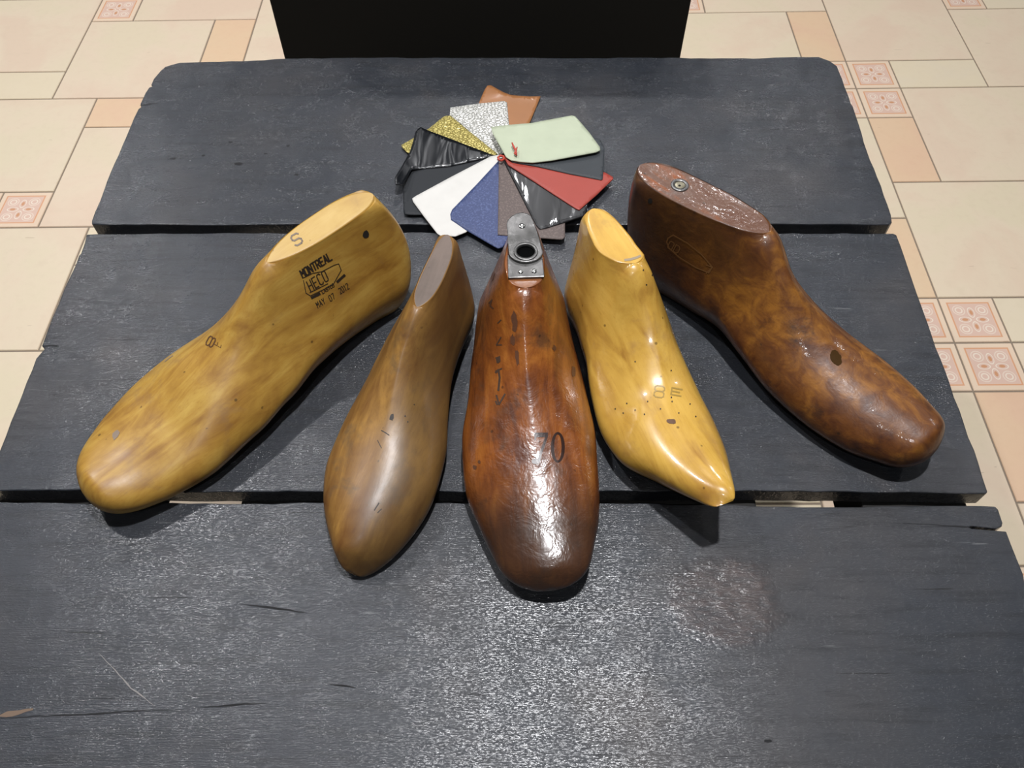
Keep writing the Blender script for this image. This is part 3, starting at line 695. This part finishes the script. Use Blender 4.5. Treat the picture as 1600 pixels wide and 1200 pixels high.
# --- last 4: small yellow pointed last
Y4 = wood_material('yellow_varnished_wood', (.33,.165,.028), (.50,.29,.050), (.60,.37,.075), (.28,.15,.06), (.25,.35), .6, .09, .10, seed=11., stain_amt=.4)
Y4t = wood_material('yellow_end_face', (.46,.25,.035), (.55,.32,.05), (.60,.38,.07), (.35,.2,.05), (.4,.5), .3, .2, .15, seed=12.)
D4 = make_last('4', [Y4, Y4t], 'small bright yellow last with a sharply pointed toe, second from the right')
decal('size_stamp', rot_text('8', 1024, 602, 15, 12, 8, 2.0)+rot_text('E', 1050, 606, 16, 7, 10, 2.2), D4, plain('faint_olive_ink', (.30,.19,.04), .4))
decal('brown_spot', [blob(1049,658.5,7.5,4,1,.1,12,.15)], D4, plain('brown_blemish', (.10,.045,.02), .4))
spots = [(979.5,630.5),(992.5,641),(1007,647.5),(1032,639),(1012,627.5),(1049,621),(1060.5,645.5),(1048.5,579),(961.5,639),(1078,631.5),(1087,651),(974,645.5),(1050,627.5),(992.5,565),(1005,422),(1016,413),(1019,430),(1010,445)]
decal_each('pin_hole', [blob(x, y, 1.15, 1.4, k, 0, 7, .1) for k, (x, y) in enumerate(spots)], D4, M_ink, maxe=9.)
decal('chipped_edge', [[(975,405),(985,403.5),(995,400.5),(1001,398),(1002,401),(995,404.5),(985,407.5),(976,408.5)]], D4, plain('chipped_varnish', (.33,.26,.18), .2, 0, 1.))

# --- last 5: dark brown last with a hole in its top
Y5 = wood_material('mottled_dark_amber_wood', (.055,.016,.006), (.125,.043,.009), (.25,.10,.015), (.028,.013,.008), (.40,.52), .30, .10, .20, seed=15., stain_amt=.9, lumps=.22, spec=.4, along=(.0,-.11,(.035,.016,.010),.7), iso=.1)
Y5t = wood_material('scarred_varnished_end_face', (.12,.055,.035), (.15,.085,.06), (.26,.075,.02), (.15,.12,.11), (.22,.32), 1., .08, .3, seed=16., lumps=.5)
E5 = make_last('5', [Y5, Y5t], 'dark mottled brown wide toed last at the far right with a socket in its top')
o5, M5, bv5 = E5; Mi5 = M5.inverted()
decal('plugged_knot', [blob(1306,559,8,13,2,-.45,30,.07)], E5, plain('dark_filled_knot', (.045,.022,.006), .12, 0, 1.))
decal('side_hole', [blob(1016,314,3.2,4.6,2,0,10,.15)], E5, M_hole)
lab = text('OD', 1048, 376, (6.5,4.2), (-3.5,6.8), 1.6, .4)+stroke([(1044,372),(1052,367),(1075,380),(1097,398),(1113,417),(1108,426),(1088,418),(1062,402),(1046,388),(1042,378),(1044,372)], 2.0)+rot_text('7', 1104, 414, 10, 8, 20, 1.8)
decal('faded_stamp', lab, E5, plain('faded_tan_ink', (.16,.075,.025), .5))
zc = hit(bv5, 1062, 290, 0).z
cc = at(1062, 290, zc)
M_brass = plain('dull_brass', (.30,.27,.19), .35, .7)
disc('socket_ring', cc, .0046, .0075, .0012, M_iron, o5, Mi5)
disc('socket_insert', cc, 0, .0050, .0008, M_brass, o5, Mi5, 20)
disc('socket_hole', cc+Vector((-.0004,-.0008,.0004)), 0, .0013, .0007, M_hole, o5, Mi5, 14)

# ------------------------------------------------------------------ leather swatches
PIV = Vector((778, 246))
def leather(name, col, rough, coat=0., grain=0., metal=0., crinkle=0., croc=0., hi=None):
    a = NT(name); v = a.coord(); h = None
    if croc:
        v2 = a.n('ShaderNodeMapping', {0: v, 2: (0, 0, .5), 3: (1, 1.6, 1)}).outputs[0]
        vo = a.n('ShaderNodeTexVoronoi', {'Vector': v2, 'Scale': croc}, feature='DISTANCE_TO_EDGE').outputs['Distance']
        h = a.ramp(vo, [(0, G(0)), (.16, G(1))]); c = a.mix(a.ramp(vo, [(.0, G(1)), (.10, G(0))]), col, hi or G(.1))
        nb = a.bump(h, .8, .0012)
    else:
        n1 = a.noise(v, 550, 3, .6); n2 = a.noise(v, 60, 3)
        c = a.mix(a.ramp(n2, [(.35, G(0)), (.7, G(.25))]), col, tuple(x*.75 for x in col))
        if grain and hi: c = a.mix(a.ramp(n1, [(.5, G(0)), (.66, G(.8))]), c, hi)
        nb = a.bump(n1, grain or .1, .0006)
        if crinkle:
            v3 = a.n('ShaderNodeMapping', {0: v, 2: (0, 0, .25), 3: (2.6, .6, 1)}).outputs[0]
            nb = a.bump(a.noise(v3, 26, 1.5, .5, .6), crinkle, .006, nb)
    a.set(Base_Color=c, Roughness=rough, Metallic=metal, Coat_Weight=coat, Coat_Roughness=.05, Normal=nb)
    if coat: a.t.links.new(nb, a.b.inputs['Coat Normal'])
    return a.m
def sc(pts): return [(600+x/4.137, 110+y/4.137) for x, y in pts]
SW = [  # bottom of the stack first: name, outline, material, label, curl
 ('tan', [(650,125),(668,98),(690,95),(725,115),(770,140),(815,157),(860,163),(940,168),(1012,167),(985,235),(945,330),(900,420),(740,540),(600,330),(615,205)], leather('tan_leather', (.30, .125, .042), .45, .05, .1), 'tan leather swatch with a curled top edge at the back of the fan', 1),
 ('silver', [(428,240),(600,215),(775,198),(795,206),(800,260),(808,350),(775,540),(735,545),(560,400),(425,290)], leather('silver_croc_leather', (.78, .77, .72), .35, .2, 0, .12, 0, 270, (.22, .22, .19)), 'silver white scaly embossed leather swatch between tan and gold', 0),
 ('gold', [(735,540),(560,400),(430,292),(400,293),(380,302),(290,375),(185,440),(112,482),(115,495),(150,530),(320,560),(500,600)], leather('gold_croc_leather', (.62, .52, .17), .3, .2, 0, .25, 0, 270, (.20, .15, .03)), 'metallic gold scaly leather swatch partly under black patent', 0),
 ('matte', [(700,560),(420,560),(170,590),(130,620),(118,640),(121,760),(128,900),(135,930),(190,933),(245,932),(500,800),(720,640)], leather('matte_black_leather', (.006, .008, .011), .7), 'matte black leather swatch below the patent one', 0),
 ('patent', [(715,550),(560,492),(400,430),(300,393),(238,367),(222,375),(203,398),(185,470),(165,530),(120,610),(72,690),(72,720),(80,738),(120,742),(180,640),(420,620),(600,580)], leather('black_patent_leather', (.003, .004, .006), .35, .8, .01, 0, .55), 'glossy black patent leather swatch with crinkles and a bent end', 2),
 ('white', [(740,545),(690,555),(430,690),(205,812),(182,828),(188,848),(260,945),(345,1055),(365,1068),(460,1072),(530,1045),(700,860),(790,700),(765,560)], leather('white_leather', (.56, .545, .51), .6, 0, .15), 'off-white leather swatch lying between black and blue', 0),
 ('blue', [(748,575),(600,735),(440,900),(428,930),(433,965),(520,1025),(640,1095),(735,1150),(765,1142),(830,1060),(900,900),(800,565)], leather('blue_pebbled_leather', (.030, .045, .125), .5, .05, .5, 0, 0, 0, (.08, .11, .24)), 'navy blue pebbled leather swatch below the white one', 0),
 ('taupe', [(742,570),(741,700),(738,900),(735,1062),(900,1075),(1060,1086),(1150,1092),(1170,1078),(1170,990),(1165,800),(900,600),(800,560)], leather('taupe_leather', (.10, .075, .068), .65, 0, .3, 0, 0, 0, (.17,.13,.115)), 'greyish brown leather swatch behind the metal hinge tip', 0),
 ('gloss', [(765,570),(830,700),(920,880),(985,1005),(1005,1026),(1040,1022),(1160,985),(1288,942),(1312,900),(1320,860),(1100,700),(860,560)], leather('smooth_black_leather', (.003, .003, .004), .4, .4, .01, 0, .12), 'smooth glossy black leather swatch under the red one', 0),
 ('red', [(775,562),(802,610),(950,704),(1100,803),(1240,893),(1262,902),(1370,808),(1482,700),(1480,688),(1430,660),(1100,560),(850,500)], leather('brick_red_leather', (.31, .043, .028), .5, 0, .12), 'brick red leather swatch between grey and glossy black', 0),
 ('grey', [(778,540),(830,592),(1000,622),(1200,668),(1405,708),(1414,702),(1422,600),(1424,500),(1395,440),(1000,420),(790,450)], leather('charcoal_leather', (.030, .035, .040), .65), 'charcoal grey leather swatch directly under the pale green one', 0),
 ('green', [(692,365),(800,352),(950,340),(1100,312),(1213,291),(1235,296),(1262,325),(1330,405),(1395,495),(1398,515),(1370,528),(1200,560),(1080,582),(960,596),(880,590),(822,580),(790,560),(745,480),(702,405)], leather('pale_sage_leather', (.40, .44, .315), .5, 0, .08), 'pale sage green leather swatch on top of the fan, pierced by red cord', 0)]
def swatch(k, name, outline, mat, label, curl):
    px = sc(outline); th = .00095
    zp = TZ+.0022+.00135*k; zo = TZ+.0018+.00090*k
    def hz(x, y):
        d = (Vector((x, (y-246)*1.25+246))-PIV).length; t = min(1, d/150)
        z = zp+(zo-zp)*t
        if name == 'green': z += .0035*min(1, d/130)
        if curl == 1: z += .004*max(0, (160-y)/28)**1.5*(.5+.9*abs((x-800)/45))
        if curl == 2:
            e = max(0., (668-x-.0*(y))/40); z += .007*e*e
        if name == 'white': z += .0006*math.sin(x*.09)
        return z
    bm = bmesh.new()
    V, F = sub(rnd_poly([tuple(p) for p in px], 5), 7.)
    Pt = [at(v.x, v.y, hz(v.x, v.y)) for v in V]
    c = at(PIV.x, PIV.y, TZ)
    T = [bm.verts.new(p-c) for p in Pt]
    for f in F:
        try: bm.faces.new([T[i] for i in f])
        except ValueError: pass
    bmesh.ops.recalc_face_normals(bm, faces=bm.faces)
    if sum(f.normal.z for f in bm.faces) < 0: bmesh.ops.reverse_faces(bm, faces=bm.faces)
    o = from_bm('leather_swatch', bm, mat, None, True)
    me = o.data
    if sum(p.normal.z for p in me.polygons) < 0: me.flip_normals()
    o.location = c
    m = o.modifiers.new('thickness', 'SOLIDIFY'); m.thickness = th; m.offset = -1
    tag(o, label, 'leather swatch', 'leather colour swatches threaded into a fan')
for k, s in enumerate(SW): swatch(k, *s)
# red cord through the stack: knot at the pivot and a short end lying on the top swatch
def tube(name, pts, r, mat, parent=None, seg=8):
    bm = bmesh.new(); rings = []
    for k, p in enumerate(pts):
        t = (pts[min(k+1, len(pts)-1)]-pts[max(0, k-1)]).normalized(); a_ = t.orthogonal().normalized(); b_ = t.cross(a_)
        rr = r*(.6 if k in (0, len(pts)-1) else 1)
        rings.append([bm.verts.new(p+(a_*math.cos(q/seg*math.tau)+b_*math.sin(q/seg*math.tau))*rr) for q in range(seg)])
    for A_, B_ in zip(rings, rings[1:]):
        best = min(range(seg), key=lambda s_: sum((A_[q].co-B_[(q+s_) % seg].co).length for q in range(seg)))
        for q in range(seg): bm.faces.new([A_[q], A_[(q+1) % seg], B_[(q+1+best) % seg], B_[(q+best) % seg]])
    bm.faces.new(rings[0]); bm.faces.new(rings[-1][::-1])
    return from_bm(name, bm, mat, parent, True)
M_cord = plain('red_waxed_cord', (.42, .05, .03), .5)
zg = TZ+.0022+.00135*11+.0016
CORD = empty('red_cord', at(783, 247, TZ+.012))
tag(CORD, 'short red cord tied through the corner of the leather fan', 'cord')
lo = CORD.location
def cpts(l): return [at(x, y, z)-lo for x, y, z in l]
tube('loose_end', cpts([(800,223,zg+.0035),(802,228,zg+.003),(804.5,233,zg+.002),(806.5,238,zg+.0025),(807,243,zg+.001)]), .0011, M_cord, CORD)
tube('loose_end', cpts([(808,230,zg+.002),(806,235,zg+.0028),(804,240,zg+.0015),(808,243,zg+.001)]), .0010, M_cord, CORD)
kn = [(783+5*math.cos(a_), 247+4*math.sin(a_)) for a_ in [q/9*math.tau*1.6 for q in range(10)]]
tube('knot', cpts([(x, y, TZ+.010+.0009*i) for i, (x, y) in enumerate(kn)]), .0013, M_cord, CORD)
